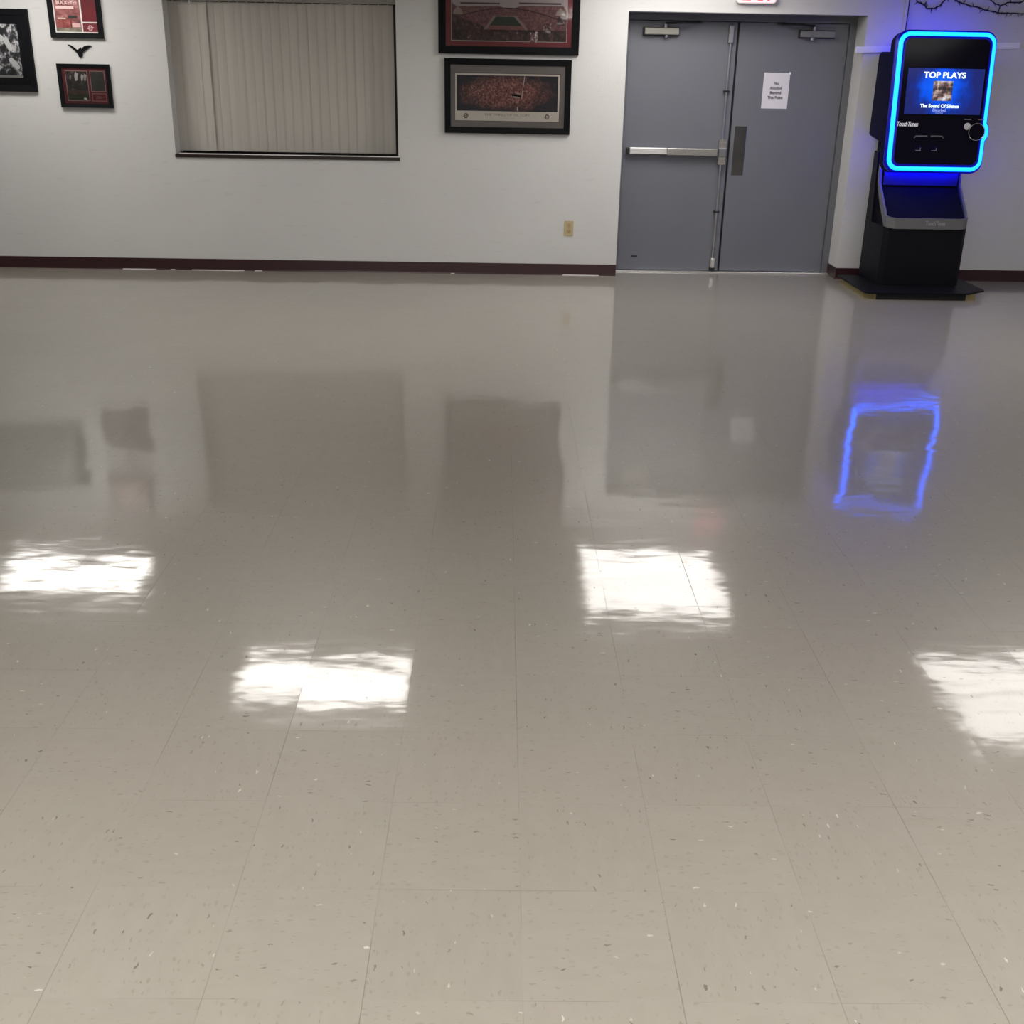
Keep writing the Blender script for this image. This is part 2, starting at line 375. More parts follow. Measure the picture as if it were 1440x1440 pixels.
bm = bmesh.new(); bx(bm, rx-.018, rx+.018, DF-.040, DF-.001, .042, .122, bev=.005); obj('bottom_latch', bm, M['bright'], pb)
bm = bmesh.new(); bx(bm, rx-.022, rx+.022, DF-.030, DF-.001, .013, .044, bev=.003); obj('latch_foot', bm, M['blackm'], pb)
for gz in (1.485, .515):
    bm = bmesh.new(); bx(bm, rx-.026, rx+.026, DF-.032, DF-.001, gz-.008, gz+.008, bev=.003); obj('rod_guide', bm, M['blackm'], pb)

pp = tag(box_obj('push_plate', (2.046, 2.145, DF-.0022, DF, .818, 1.212), mat('polished_plate', (.26, .26, .27), .10, 1.), bev=.0005),
         'shiny rectangular steel plate on the right door beside the seam', 'push plate')
sc = box_obj('scuff_mark', (1.235, 1.285, DF-.0010, DF, .120, .133), M['ink']); tag(sc, 'small dark scuff low on the left grey door', 'scuff mark')

def closer(cx, s, label, mt):
    t = thing('door_closer', label, 'door closer', (cx, DF, 1.93), 'door closers on the double door')
    bm = bmesh.new(); bx(bm, cx-.140, cx+.140, DF-.062, DF-.012, 1.905, 1.957, bev=.006); obj('closer_body', bm, mt, t)
    bm = bmesh.new(); bx(bm, cx-.150, cx+.150, DF-.014, DF-.001, 1.898, 1.962, bev=.002); obj('back_plate', bm, M['blackm'], t)
    bm = bmesh.new(); prism(bm, circ(cx+.04*s, DF-.036, .017, 20), 1.885, 1.905, 'z'); obj('pinion', bm, M['dullmetal'], t)
    bm = bmesh.new(); prism(bm, circ(cx+.03*s, DF-.036, .020, 20), 1.957, 1.985, 'z'); obj('pinion_cap', bm, M['dullmetal'], t)
    bm = bmesh.new()
    A, B, K = Vector((cx+.03*s, DF-.036, 1.990)), Vector((cx+.16*s, DF-.15, 1.994)), Vector((cx+.30*s, DF-.030, 2.002))
    tube(bm, [A, B], .009, 8); tube(bm, [B, K], .009, 8); bx(bm, K.x-.03, K.x+.03, DF-.035, DF-.02, 1.996, 2.014); obj('arm', bm, M['blackm'], t)
    return t
closer(1.374, 1, 'pale aluminium door closer at the top of the left door', M['closer'])
closer(2.645, -1, 'grey door closer in shade at the top of the right door', mat('shaded_closer', (.20, .20, .21), .45, .3))  # shade on the right closer is put into its darker colour

sg = thing('paper_notice', 'white paper notice reading No Alcohol Beyond This Point on right door', 'notice', (2.357, DF, 1.355))
bm = bmesh.new(); prism(bm, [(2.248, 1.357), (2.464, 1.357), (2.464, 1.634), (2.248, 1.635)], DF-.0022, DF-.0006, 'y'); obj('sheet', bm, M['paper'], sg)
for s, zz in (('No', 1.542), ('Alcohol', 1.506), ('Beyond', 1.469), ('This Point', 1.432)):
    text('lettering', s, 2.356, DF-.0028, zz, .031, M['ink'], sg, bold=.0009)
bm = bmesh.new(); prism(bm, [(2.450, 1.628), (2.466, 1.622), (2.473, 1.636), (2.457, 1.643)], DF-.0035, DF-.0022, 'y'); obj('tape', bm, mat('shiny_tape', (.95, .95, .97), .2), sg)

# ------------------------------------------------------------------ exit sign
ex = thing('exit_sign', 'lit white exit sign with red letters above the double door', 'exit sign', (2.062, WALL, 2.134))
bm = bmesh.new(); prism(bm, rrect(1.907, 2.217, 2.134, 2.334, .022), WALL-.055, WALL, 'y', bev=.004); obj('housing', bm, M['white'], ex)
bm = bmesh.new(); prism(bm, rrect(1.915, 2.209, 2.142, 2.326, .018), WALL-.0575, WALL-.055, 'y')
obj('face', bm, mat('lit_face', (.8, .6, .62), .4, emit=(1., .60, .66), es=.75), ex)
text('lettering', 'EXIT', 2.062, WALL-.058, 2.160, .205, mat('red_letters', (.6, .02, .03), .4, emit=(1., .05, .08), es=.9), ex, bold=.006, width=.25)

# ------------------------------------------------------------------ outlet
ot = thing('wall_outlet', 'ivory double power outlet low on the wall left of the doors', 'outlet', (.6605, WALL, .330))
bm = bmesh.new(); prism(bm, rrect(.622, .699, .330, .452, .006, 4), WALL-.006, WALL, 'y', bev=.002); obj('cover_plate', bm, M['beige'], ot)
for zc in (.4145, .3665):
    bm = bmesh.new(); prism(bm, rrect(.643, .678, zc-.017, zc+.017, .010, 5), WALL-.0085, WALL-.0058, 'y', bev=.0006); r = obj('receptacle', bm, mat('ivory_face', (.46, .36, .20), .35), ot)
    bm = bmesh.new()
    for x0, h in ((.652, .006), (.667, .005)): bx(bm, x0, x0+.0025, WALL-.0089, WALL-.0084, zc-.001, zc+h+.003)
    prism(bm, circ(.6605, zc-.009, .003, 10), WALL-.0089, WALL-.0084, 'y'); obj('slots', bm, M['hole'], r)
bm = bmesh.new(); prism(bm, circ(.6605, .3905, .003, 10), WALL-.0075, WALL-.0058, 'y'); obj('screw', bm, M['hole'], ot)

# ------------------------------------------------------------------ pictures
def img(name, stops, scale, detail=4, center=None, falloff=None, dark=(.02, .015, .02), rough=.6, stretch=(1, 1, 1)):
    m = mat(name, (.3, .1, .1), rough, spec=.3); g = NT(m); p = g.pos()
    n = g.noise(g.vm('MULTIPLY', p, stretch), scale, detail, .7)
    c = g.ramp(n, stops)
    if center:
        d = g.n('VectorMath', operation='LENGTH'); g.put(d.inputs[0], g.vm('MULTIPLY', g.vm('SUBTRACT', p, (center[0], 0, center[1])), (1/falloff[0], 0, 1/falloff[1])))
        f = g.math('MULTIPLY', g.math('SUBTRACT', g.math('ADD', d.outputs['Value'], g.math('MULTIPLY', g.noise(p, 12, 4), .7)), .85), 2.2, clamp=True)
        c = g.mix(f, c, (*dark, 1))
    g.put(g.b.inputs['Base Color'], c); return m
def picture(name, label, x0, x1, z0, z1, b, matcol, mat_b=.003, depth=.028, tilt=0.):
    t = thing(name, label, 'picture', (.5*(x0+x1), WALL, z0)); f = WALL-depth
    bm = bmesh.new()
    O = [(x0, z0), (x1, z0), (x1, z1), (x0, z1)]; I = [(x0+b, z0+b), (x1-b, z0+b), (x1-b, z1-b), (x0+b, z1-b)]
    for i in range(4):
        j = (i+1) % 4; q = [O[i], O[j], I[j], I[i]]
        A = [bm.verts.new((u, f + (.006 if k > 1 else 0), v)) for k, (u, v) in enumerate(q)]; B = [bm.verts.new((u, WALL-.001, v)) for u, v in q]
        bm.faces.new(A); bm.faces.new(B[::-1])
        for k in range(4): bm.faces.new((A[k], B[k], B[(k+1) % 4], A[(k+1) % 4]))
    obj('frame', bm, M['frame'], t)
    box_obj('mat_board', (x0+b, x1-b, f+.016, WALL-.001, z0+b, z1-b), matcol, t)
    bm = bmesh.new(); bx(bm, x0+b, x1-b, f+.0085, f+.0105, z0+b, z1-b); obj('glass_pane', bm, M['glass'], t)
    return t, f+.016
def patch(name, t, x0, x1, z0, z1, y, mt, th=.0012): return box_obj(name, (x0, x1, y-th, y, z0, z1), mt, t)
def poly(name, t, pts, y, mt, th=.0006):
    bm = bmesh.new(); prism(bm, pts, y-th, y, 'y'); return obj(name, bm, mt, t)
crowd = [(.30, (.012, .006, .008)), (.45, (.09, .035, .035)), (.55, (.22, .10, .10)), (.68, (.50, .36, .34))]
# far left: monochrome action photograph in wide black frame
t, y = picture('framed_photograph', 'black framed monochrome photograph at the left edge of the wall', -4.52, -3.616, 1.392, 1.995, .045,
               mat('black_mat', (.005, .0055, .009), .7, spec=.05))
patch('photograph', t, -4.42, -3.716, 1.497, 1.885, y, img('mono_photo', [(.34, (.01, .01, .012)), (.48, (.03, .03, .035)), (.54, (.20, .20, .22)), (.60, (.70, .70, .71)), (.68, (.3, .3, .3))], 22, 4, stretch=(1, 1, .8)))
for x_, z_, a_ in ((-3.80, 1.74, -25), (-3.77, 1.60, -40), (-3.91, 1.64, 20), (-3.87, 1.80, -55)):
    bm = bmesh.new(); prism(bm, [(u*.9, v) for u, v in rrect(-.022, .022, -.05, .05, .018, 5)], 0, .0006, 'y')
    obj('figure', bm, mat('pale_jersey', (.62, .62, .63), .6), t, xf=Matrix.Translation((x_, y-.0020, z_)) @ Matrix.Rotation(R(a_), 4, 'Y'))
patch('print_border', t, -4.42, -3.714, 1.497, 1.512, y-.0012, mat('grey_border', (.30, .30, .29), .6))
# upper small frame: red collage with white lines
RED = img('red_print', [(.3, (.14, .014, .020)), (.7, (.20, .020, .028))], 9)
whiteline = mat('white_mat_line', (.85, .83, .80), .6)
t, y = picture('framed_collage', 'small black framed red and white collage above the black bird', -3.453, -3.045, 1.793, 2.235, .038, whiteline)
X0, X1, Z0, Z1 = -3.405, -3.083, 1.840, 2.187
patch('main_photo', t, X0, -3.210, Z0, Z1, y, img('field_photo', [(.30, (.10, .05, .05)), (.45, (.25, .08, .08)), (.58, (.42, .16, .15)), (.72, (.62, .42, .40))], 14, 4, stretch=(1, 1, 2)))
patch('turf', t, X0, -3.210, Z0, 1.865, y-.0012, img('turf_photo', [(.35, (.10, .09, .06)), (.6, (.30, .26, .20)), (.7, (.35, .38, .25))], 30))
patch('crowd_red', t, X0, -3.28, 1.866, 1.925, y-.0012, img('red_crowd', [(.35, (.20, .03, .03)), (.6, (.42, .12, .11)), (.75, (.55, .27, .25))], 22))
patch('helmet', t, -3.305, -3.235, 1.935, 1.955, y-.0012, mat('dark_helmet', (.02, .02, .018), .5))
patch('sign_board', t, -3.385, -3.325, 1.929, 1.938, y-.0012, mat('cream', (.8, .7, .6), .5))
patch('headline', t, -3.392, -3.255, 2.003, 2.022, y-.0012, mat('pink_white', (.85, .65, .64), .5))
patch('sash', t, -3.29, -3.215, 1.872, 1.900, y-.0012, mat('pale_pink', (.75, .5, .48), .5))
text('lettering', 'BUCKEYES', -3.307, y-.0016, 2.035, .036, mat('pink_letters', (.85, .62, .62), .5), t, bold=.0012, width=.16)
patch('text_panel', t, -3.198, X1, 1.912, Z1, y, RED)
patch('emblem_panel', t, -3.198, X1, Z0, 1.902, y, mat('deep_red', (.18, .012, .022), .6))
def block_o(name, t, cx, cz, s, y, mt, mt2):
    bm = bmesh.new()
    o = [(.55, 1), (1, .5), (1, -.5), (.55, -1), (-.55, -1), (-1, -.5), (-1, .5), (-.55, 1)]
    n = len(o)
    A = [bm.verts.new((cx+u*s*.8, y-.0008, cz+v*s)) for u, v in o]; B = [bm.verts.new((cx+u*s*.42, y-.0008, cz+v*s*.55)) for u, v in o]
    A2 = [bm.verts.new((cx+u*s*.8, y, cz+v*s)) for u, v in o]; B2 = [bm.verts.new((cx+u*s*.42, y, cz+v*s*.55)) for u, v in o]
    for i in range(n):
        j = (i+1) % n
        bm.faces.new((A[i], A[j], B[j], B[i])); bm.faces.new((A2[i], B2[i], B2[j], A2[j])); bm.faces.new((A[i], A2[i], A2[j], A[j])); bm.faces.new((B[i], B[j], B2[j], B2[i]))
    e = obj(name, bm, mt, t)
    bm = bmesh.new(); prism(bm, [(cx-s*1.25, cz-s*.35), (cx+s*1.25, cz-s*.05), (cx+s*1.25, cz+s*.35), (cx-s*1.25, cz+.05*s)], y-.0014, y-.0008, 'y'); obj('ribbon', bm, mt2, e)
block_o('emblem', t, -3.141, 1.868, .020, y-.0012, mat('pink_emblem', (.75, .4, .42), .6), mat('white_ribbon', (.8, .6, .6), .6))
# lower small frame: dark collage with red mat
t, y = picture('framed_collage', 'small black framed dark collage with red mat below the black bird', -3.440, -3.030, 1.280, 1.606, .030, mat('maroon_mat', (.13, .012, .02), .6))
line = mat('pink_line', (.50, .27, .26), .6)
X0 = -3.384
patch('photo_edge', t, X0, -3.208, 1.330, 1.556, y, line); patch('text_edge', t, -3.190, -3.075, 1.402, 1.556, y, line); patch('emblem_edge', t, -3.190, -3.075, 1.330, 1.389, y, line)
patch('main_photo', t, X0+.005, -3.213, 1.335, 1.551, y-.0012, img('dark_field', [(.3, (.015, .012, .012)), (.55, (.05, .045, .045)), (.7, (.14, .12, .12))], 20))
patch('turf', t, X0+.005, -3.213, 1.335, 1.378, y-.0024, img('dark_turf', [(.3, (.02, .03, .018)), (.7, (.05, .07, .035))], 24))
patch('dirt', t, X0+.005, -3.213, 1.382, 1.410, y-.0024, img('dirt', [(.3, (.06, .035, .03)), (.7, (.11, .07, .06))], 24))
for k, (x_, z_, s_) in enumerate(((-3.298, 1.510, 1.0), (-3.252, 1.503, .75), (-3.228, 1.506, .8), (-3.345, 1.505, .5))):
    poly('player', t, [(x_+u*s_, z_+v*s_) for u, v in ((-.012, -.030), (.004, -.028), (.010, .0), (.020, .022), (.004, .030), (.0, .040), (-.008, .030), (-.014, .010))], y-.0024, mat('player_white', (.6-.1*k, .57-.1*k, .56-.1*k), .6))
poly('ball', t, [(-3.258, 1.345), (-3.236, 1.340), (-3.232, 1.352), (-3.25, 1.356)], y-.0036, mat('white_ball', (.85, .8, .7), .5))
patch('text_panel', t, -3.186, -3.079, 1.406, 1.552, y-.0012, img('grey_print', [(.3, (.035, .038, .036)), (.7, (.075, .08, .075))], 30))
patch('emblem_panel', t, -3.186, -3.079, 1.334, 1.385, y-.0012, mat('brick_red', (.16, .015, .015), .6))
text('lettering', 'OSU', -3.133, y-.0030, 1.350, .026, mat('grey_letters', (.28, .25, .27), .6), t)

# black bird cutout
bm = bmesh.new()
wing = [(0, .064), (-.010, .060), (-.022, .048), (-.045, .070), (-.070, .086), (-.093, .092), (-.088, .084), (-.066, .070), (-.046, .048), (-.024, .026), (-.016, .018), (-.018, .004), (-.010, -.002), (.002, 0), (.012, .004), (.016, .016), (.012, .030), (.030, .044), (.052, .056), (.066, .068), (.092, .084), (.074, .088), (.052, .086), (.030, .078), (.018, .066), (.014, .050), (.006, .072)]
prism(bm, [(-3.243+u, 1.656+v) for u, v in wing], WALL-.014, WALL, 'y', bev=.002)
tag(obj('bird_ornament', bm, M['frame']), 'black bird ornament with spread wings between two small frames', 'ornament')

# large stadium picture, partly above the view
t, y = picture('framed_stadium_picture', 'large black framed stadium picture with red mat, the upper one', -.4225, .688, 1.733, 2.335, .058, mat('red_mat', (.19, .012, .022), .6))
X0, X1, Z0, Z1 = -.316, .586, 1.832, 2.262
patch('print_edge', t, X0-.006, X1+.006, Z0-.006, Z1+.006, y, mat('grey_line', (.40, .36, .34), .6))
patch('print', t, X0, X1, Z0, Z1, y-.0012, img('stadium_print', [(.3, (.10, .04, .045)), (.5, (.17, .075, .08)), (.7, (.26, .14, .14))], 55, 3))
yy = y-.0024
patch('lower_crowd', t, X0, X1, Z0, 1.912, yy, img('lower_crowd', [(.35, (.012, .008, .01)), (.5, (.055, .030, .03)), (.62, (.10, .05, .045)), (.75, (.42, .38, .35))], 34, 4))
poly('left_stand', t, [(X0, 1.905), (-.03, 1.905), (-.10, 1.950), (-.22, 1.985), (X0, 2.03)], yy, img('dark_stand', [(.35, (.02, .014, .015)), (.55, (.08, .04, .04)), (.7, (.2, .15, .14))], 30, 4))
poly('field_surround', t, [(-.075, 1.905), (.290, 1.905), (.195, 2.012), (.01, 2.012)], yy-.0006, mat('grey_track', (.24, .17, .16), .6))
poly('end_zone', t, [(-.045, 1.912), (.262, 1.912), (.235, 1.942), (-.02, 1.942)], yy-.0012, img('end_zone', [(.3, (.16, .06, .06)), (.7, (.24, .11, .1))], 40))
poly('field', t, [(-.02, 1.942), (.235, 1.942), (.170, 2.006), (.03, 2.006)], yy-.0014, img('green_field', [(.3, (.018, .035, .025)), (.7, (.035, .055, .040))], 30))
arc = [(-.26+.86*i/24, 2.005+.068*math.sin(math.pi*min(1, i/22)) - .02*(i/24)**2) for i in range(25)]
bm = bmesh.new(); tube(bm, [(u, yy-.001, v) for u, v in arc], .0028, 6); obj('balcony_line', bm, mat('dark_line', (.03, .012, .015), .6), t)
poly('sky', t, [(X0, 2.10), (X0+.04, 2.075), (.05, 2.085), (.09, 2.070), (.18, 2.070), (.22, 2.085), (.56, 2.088), (X1, 2.045), (X1, Z1), (X0, Z1)], yy, mat('pale_sky', (.42, .36, .37), .6))
for a, b, z_ in ((-.25, .06, 2.093), (.21, .54, 2.098)): patch('stand_roof', t, a, b, z_, z_+.012, yy-.0006, mat('dark_roof', (.06, .04, .045), .6))
for xc in (-.268, .535):
    poly('tower', t, [(xc-.04, 2.02), (xc+.04, 2.02), (xc+.03, 2.05), (xc, 2.075), (xc-.03, 2.05)], yy-.0006, mat('tan_tower', (.32, .25, .22), .6))
for a, b, c_, d_, st in ((.298, .360, 1.822, 1.900, .8), (.405, .465, 1.892, 1.962, .55), (.510, .575, 1.950, 2.012, .4)):
    patch('inset_photo', t, a, b, c_, d_, yy-.0010, img('inset', [(.36, (.03, .02, .02)), (.5, (.25*st, .12*st, .12*st)), (.6, (.9*st, .85*st, .85*st))], 34, 4))
# panorama below it
t, y = picture('framed_panorama', 'black framed crowd panorama with grey mat and white caption band', -.376, .637, 1.137, 1.700, .048, mat('grey_mat', (.20, .175, .165), .6))
X0, X1, Z0, Z1 = -.292, .548, 1.234, 1.590
patch('print_edge', t, X0-.004, X1+.004, Z0-.004, Z1+.004, y, mat('maroon_line', (.06, .012, .018), .6))
patch('print', t, X0, X1, Z0, Z1, y-.0012, mat('cream_paper', (.74, .69, .62), .6))
X0 += .014; X1 -= .014
patch('photograph', t, X0, X1, 1.308, 1.577, y-.0024, img('panorama', [(.34, (.016, .010, .012)), (.45, (.15, .048, .045)), (.55, (.30, .10, .085)), (.68, (.58, .36, .31))], 75, 5, center=(.12, 1.450), falloff=(.42, .155), dark=(.014, .012, .020)))
yy = y-.0030
poly('tunnel', t, [(.160, 1.442), (.235, 1.432), (.238, 1.412), (.168, 1.420)], yy, mat('tunnel_dark', (.02, .01, .01), .6))
poly('banner', t, [(.172, 1.424), (.228, 1.418), (.226, 1.410), (.178, 1.414)], yy-.0006, mat('pale_banner', (.45, .42, .38), .6))
bm = bmesh.new(); tube(bm, [(.243, yy-.0006, 1.405), (.264, yy-.0006, 1.574)], .0022, 6); tube(bm, [(.190, yy-.0006, 1.448), (.236, yy-.0006, 1.442)], .0015, 6); tube(bm, [(.212, yy-.0006, 1.312), (.209, yy-.0006, 1.340)], .003, 6)
obj('goal_post', bm, mat('goal_white', (.75, .6, .55), .6), t)
text('lettering', 'THE THRILL OF VICTORY', .130, yy, 1.272, .026, mat('grey_caption', (.22, .20, .18), .6), t, width=.37)
text('lettering', 'COLUMBUS, OHIO', .130, yy, 1.250, .010, mat('pale_caption', (.45, .42, .38), .6), t, width=.12)
for xc in (-.205, .452): block_o('emblem', t, xc, 1.270, .019, yy, mat('dark_emblem', (.07, .05, .045), .6), mat('emblem_ribbon', (.22, .19, .16), .6))

# ------------------------------------------------------------------ things on the wall right of the doors
bm = bmesh.new(); bx(bm, 3.248, 3.266, WALL-.028, WALL, 1.86, CEIL, bev=.003)
tag(obj('conduit', bm, mat('grey_conduit', (.62, .61, .60), .35)), 'thin pale grey conduit running up the wall behind the jukebox', 'conduit')
bm = bmesh.new(); bx(bm, -.655, .655, -.018, 0, -.0235, .0235, bev=.002)
tag(obj('wall_board', bm, M['plug'], xf=Matrix.Translation((3.552, WALL-.001, 1.8425)) @ Matrix.Rotation(R(-2.4), 4, 'Y')),
    'narrow white board on the wall sticking out both sides behind jukebox', 'board')
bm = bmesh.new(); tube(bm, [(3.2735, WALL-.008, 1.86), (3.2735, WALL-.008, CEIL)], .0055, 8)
tag(obj('shadow_strip', bm, M['shadow_strip']), 'black strip standing in for the shadow right of the pale conduit', 'shadow_strip')  # dark strip added in place of the shadow beside the conduit
def garland(label, strands, seed, tw):
    rnd = random.Random(seed); bm = bmesh.new()
    for pts, r in strands:
        P = []
        for i in range(len(pts)-1):
            a, b = pts[i], pts[i+1]; n = max(2, int(math.dist(a, b)/.02))
            P += [(a[0]+(b[0]-a[0])*k/n+rnd.uniform(-.003, .003), WALL-.012-rnd.uniform(0, .006), a[1]+(b[1]-a[1])*k/n+rnd.uniform(-.004, .004)) for k in range(n)]
        P.append((pts[-1][0], WALL-.012, pts[-1][1])); tube(bm, P, r, 6)
        for k in range(1, len(P)-1, tw):
            a = Vector(P[k]); an = R(rnd.choice((-1, 1))*rnd.uniform(10, 60)); L = rnd.uniform(.022, .040)
            s = -1 if rnd.random() < .8 else 1
            b = a+Vector((math.sin(an)*L, 0, s*math.cos(an)*L)); tube(bm, [a, (a+b)/2+Vector((.003, 0, 0)), b], r*.75, 5, taper=[1, .8, .35])
    return tag(obj('twig_garland', bm, mat('dark_twig', (.012, .010, .014), .7)), label, 'garland', 'twig garlands high on the right wall')
garland('short dark twig garland sagging above the left side of the jukebox', [([(3.318, 2.24), (3.335, 2.17), (3.40, 2.145), (3.425, 2.12), (3.475, 2.125), (3.515, 2.145), (3.55, 2.185), (3.585, 2.24)], .0052), ([(3.40, 2.145), (3.41, 2.175)], .004)], 3, 2)
garland('long dark twig garland crossing the wall right of the jukebox top', [([(3.60, 2.20), (3.70, 2.165), (3.80, 2.145), (3.90, 2.120), (4.0, 2.105), (4.12, 2.10), (4.25, 2.095), (4.45, 2.11), (4.7, 2.16)], .0048), ([(3.99, 2.107), (4.0, 2.155), (3.94, 2.175), (3.90, 2.20)], .004), ([(4.0, 2.155), (4.05, 2.178), (4.16, 2.185), (4.22, 2.21)], .005)], 5, 2)

# ------------------------------------------------------------------ jukebox
JX = 3.463; HY, HZ, TILT = 8.985, .969, R(6)
jb = thing('jukebox', 'tall black touchscreen jukebox on a pedestal with glowing blue outline', 'jukebox', (JX, 9.2, .0))
HX = Matrix.Translation((JX, HY, HZ)) @ Matrix.Rotation(-TILT, 4, 'X')      # head space: x, y = depth, z = up
def led(name, col, s): return mat(name, (.02, .02, .05), .4, emit=col, es=s)
black = mat('jukebox_black', (.003, .003, .026), .5, spec=.06); satin = mat('jukebox_satin_black', (.0045, .0045, .008), .5, spec=.18)
glassb = mat('jukebox_glass', (.007, .006, .014), .15, spec=.06); greyp = mat('jukebox_grey_trim', (.16, .16, .17), .4, .2)
# pedestal
bm = bmesh.new(); prism(bm, [(2.937, 9.40), (2.934, 8.65), (2.955, 8.618), (3.70, 8.618), (3.76, 8.635), (3.93, 8.765), (3.94, 8.80), (3.937, 9.40)], .046, .058, 'z', bev=.002); obj('base_plate', bm, satin, jb)
wood = speckled('raw_wood', (.20, .155, .06), (.28, .22, .10), 20, .6)
bm = bmesh.new(); prism(bm, [(2.955, 9.36), (2.955, 8.71), (3.02, 8.64), (3.07, 8.66), (3.02, 9.36)], 0, .046, 'z'); obj('support_block', bm, wood, jb)['label'] = 'yellowish wooden block under the plate'
bm = bmesh.new(); prism(bm, [(3.735, 9.36), (3.735, 8.66), (3.82, 8.66), (3.82, 9.36)], 0, .046, 'z'); obj('support_block', bm, wood, jb)
bm = bmesh.new(); bx(bm, 3.03, 3.735, 8.635, 9.30, 0, .046); obj('skirt', bm, M['gap'], jb)
hw = .331
def cut(h, y0, y1, c): return [(JX-h, y1), (JX-h, y0+c), (JX-h+c, y0), (JX+h-c, y0), (JX+h, y0+c), (JX+h, y1)]
bm = bmesh.new(); prism(bm, cut(hw, 8.945, 9.445, .035), .058, .515, 'z', bev=.003); obj('pedestal', bm, satin, jb)
# sloping shelf with upright neck behind it
bm = bmesh.new(); prism(bm, [(8.975, .50), (8.975, .560), (9.235, .800), (9.235, 1.155), (9.445, 1.155), (9.445, .50)], JX-.312, JX+.312, 'x'); obj('sloped_shelf', bm, mat('shelf_navy_black', (.005, .005, .010), .7, spec=.08), jb)
bm = bmesh.new(); prism(bm, [(9.30, .515), (9.35, 1.06), (9.445, 1.06), (9.445, .515)], JX-hw, JX-hw+.018, 'x'); obj('side_panel', bm, satin, jb)
bm = bmesh.new(); prism(bm, [(9.30, .515), (9.35, 1.06), (9.445, 1.06), (9.445, .515)], JX+hw-.018, JX+hw, 'x'); obj('side_panel', bm, satin, jb)
bm = bmesh.new(); bx(bm, JX-.30, JX+.30, 9.222, 9.235, .812, .985); obj('neck_panel', bm, mat('neck_plastic', (.02, .02, .16), .4, spec=.2), jb)
# grey band wrapping the shelf
P = [(-hw, 9.245, 1.0, 0, .045), (-hw, 9.243, .90, 0, .045), (-hw, 9.225, .825, -.01, .045), (-hw, 9.11, .715, -.055, .035), (-hw, 9.015, .63, -.07, .02)]
for i in range(9):
    a = R(180+90*i/8); P.append((-hw+.075+.075*math.cos(a), 8.995+.075*math.sin(a), .600-.012*i/8, -.082, 0))
P += [(-x, y, z, dz, dy) for x, y, z, dz, dy in P[::-1]]
bm = bmesh.new(); rows = []
for i, (x, y, z, dz, dy) in enumerate(P):
    a, b = P[max(0, i-1)], P[min(len(P)-1, i+1)]; nx, ny = -(b[1]-a[1]), (b[0]-a[0])
    L = math.hypot(nx, ny)
    if L < .01 or abs(b[1]-a[1]) > 3*abs(b[0]-a[0]): nx, ny = (1. if x < 0 else -1.), 0.
    else: nx, ny = nx/L, ny/L
    k = .016
    rows.append([bm.verts.new(v) for v in ((JX+x, y, z), (JX+x, y+dy, z+dz), (JX+x+nx*k, y+dy+ny*k, z+dz), (JX+x+nx*k, y+ny*k, z))])
for i in range(len(rows)-1):
    for k in range(4): bm.faces.new((rows[i][k], rows[i][(k+1) % 4], rows[i+1][(k+1) % 4], rows[i+1][k]))
bm.faces.new(rows[0]); bm.faces.new(rows[-1][::-1])
tb = obj('trim_band', bm, greyp, jb, smooth=True)
text('lettering', 'TouchTunes', JX+.055, 8.9185, .536, .046, mat('pale_grey_letters', (.34, .34, .35), .4), tb, bold=.0008, width=.155)
# head
KX, KZ = .289, .267
def path(off, hw_=.388, z0=-.040, z1=.997, r=.092, kr=.122):
    """closed outline of the head with the bulge round the knob, moved inwards by off"""
    h, a, b, rr, k = hw_-off, z0+off, z1-off, max(r-off*.7, .012), kr-off
    dx = h-KX; dz = math.sqrt(max(k*k-dx*dx, 1e-6)); a0 = math.atan2(dz, dx); o = []
    def arc(cx, cz, q, n=10): return [(cx+rr*math.cos(R(q+90*i/n)), cz+rr*math.sin(R(q+90*i/n))) for i in range(n+1)]
    o += arc(h-rr, b-rr, 0); o += arc(-h+rr, b-rr, 90); o += arc(-h+rr, a+rr, 180); o += arc(h-rr, a+rr, 270)
    o.append((h, KZ-dz-.02)); o += [(KX+k*math.cos(-a0+2*a0*i/12), KZ+k*math.sin(-a0+2*a0*i/12)) for i in range(13)]; o.append((h, KZ+dz+.02))
    return o
def loops(bm, L, caps=True):
    V = [[bm.verts.new((u, y, v)) for u, v in pts] for pts, y in L]; n = len(V[0])
    for A, B in zip(V, V[1:]):
        for i in range(n): bm.faces.new((A[i], A[(i+1) % n], B[(i+1) % n], B[i]))
    if caps: bm.faces.new(V[0]); bm.faces.new(V[-1][::-1])
bm = bmesh.new(); loops(bm, [(path(.003), .052), (path(.003), .150), (path(.035), .175)]); obj('bezel', bm, black, jb, smooth=True, xf=HX)
bm = bmesh.new(); loops(bm, [(path(.062), -.004), (path(.044), 0), (path(.016), .018), (path(0), .034), (path(0), .052)])
obj('acrylic_rim', bm, mat('lit_blue_acrylic', (.004, .004, .05), .3, spec=.3, emit=(0., 0., 1.), es=.22), jb, smooth=True, xf=HX)['label'] = 'dark blue glowing acrylic rim'
bm = bmesh.new(); loops(bm, [(path(.064), -.0065), (path(.064), -.0035)]); fp_ = obj('front_panel', bm, glassb, jb, xf=HX)
bm = bmesh.new(); rp = path(.033)
tube(bm, [(u, .013, v) for u, v in rp], .0185, 12, closed=True)
obj('light_ring', bm, led('cyan_led', (.001, .084, 1.0), LED), jb, smooth=True, xf=HX)['label'] = 'glowing cyan light ring'
bm = bmesh.new(); tube(bm, [(u, .186, v) for u, v in path(.044)], .009, 8, closed=True)
obj('back_light', bm, led('blue_back_led', (0., .002, 1.0), LED*2.8), jb, smooth=True, xf=HX)
bm = bmesh.new(); bx(bm, -.29, .29, .176, .184, -.020, .03); obj('under_light', bm, led('blue_under_led', (0., .002, 1.0), LED*4), jb, xf=HX)
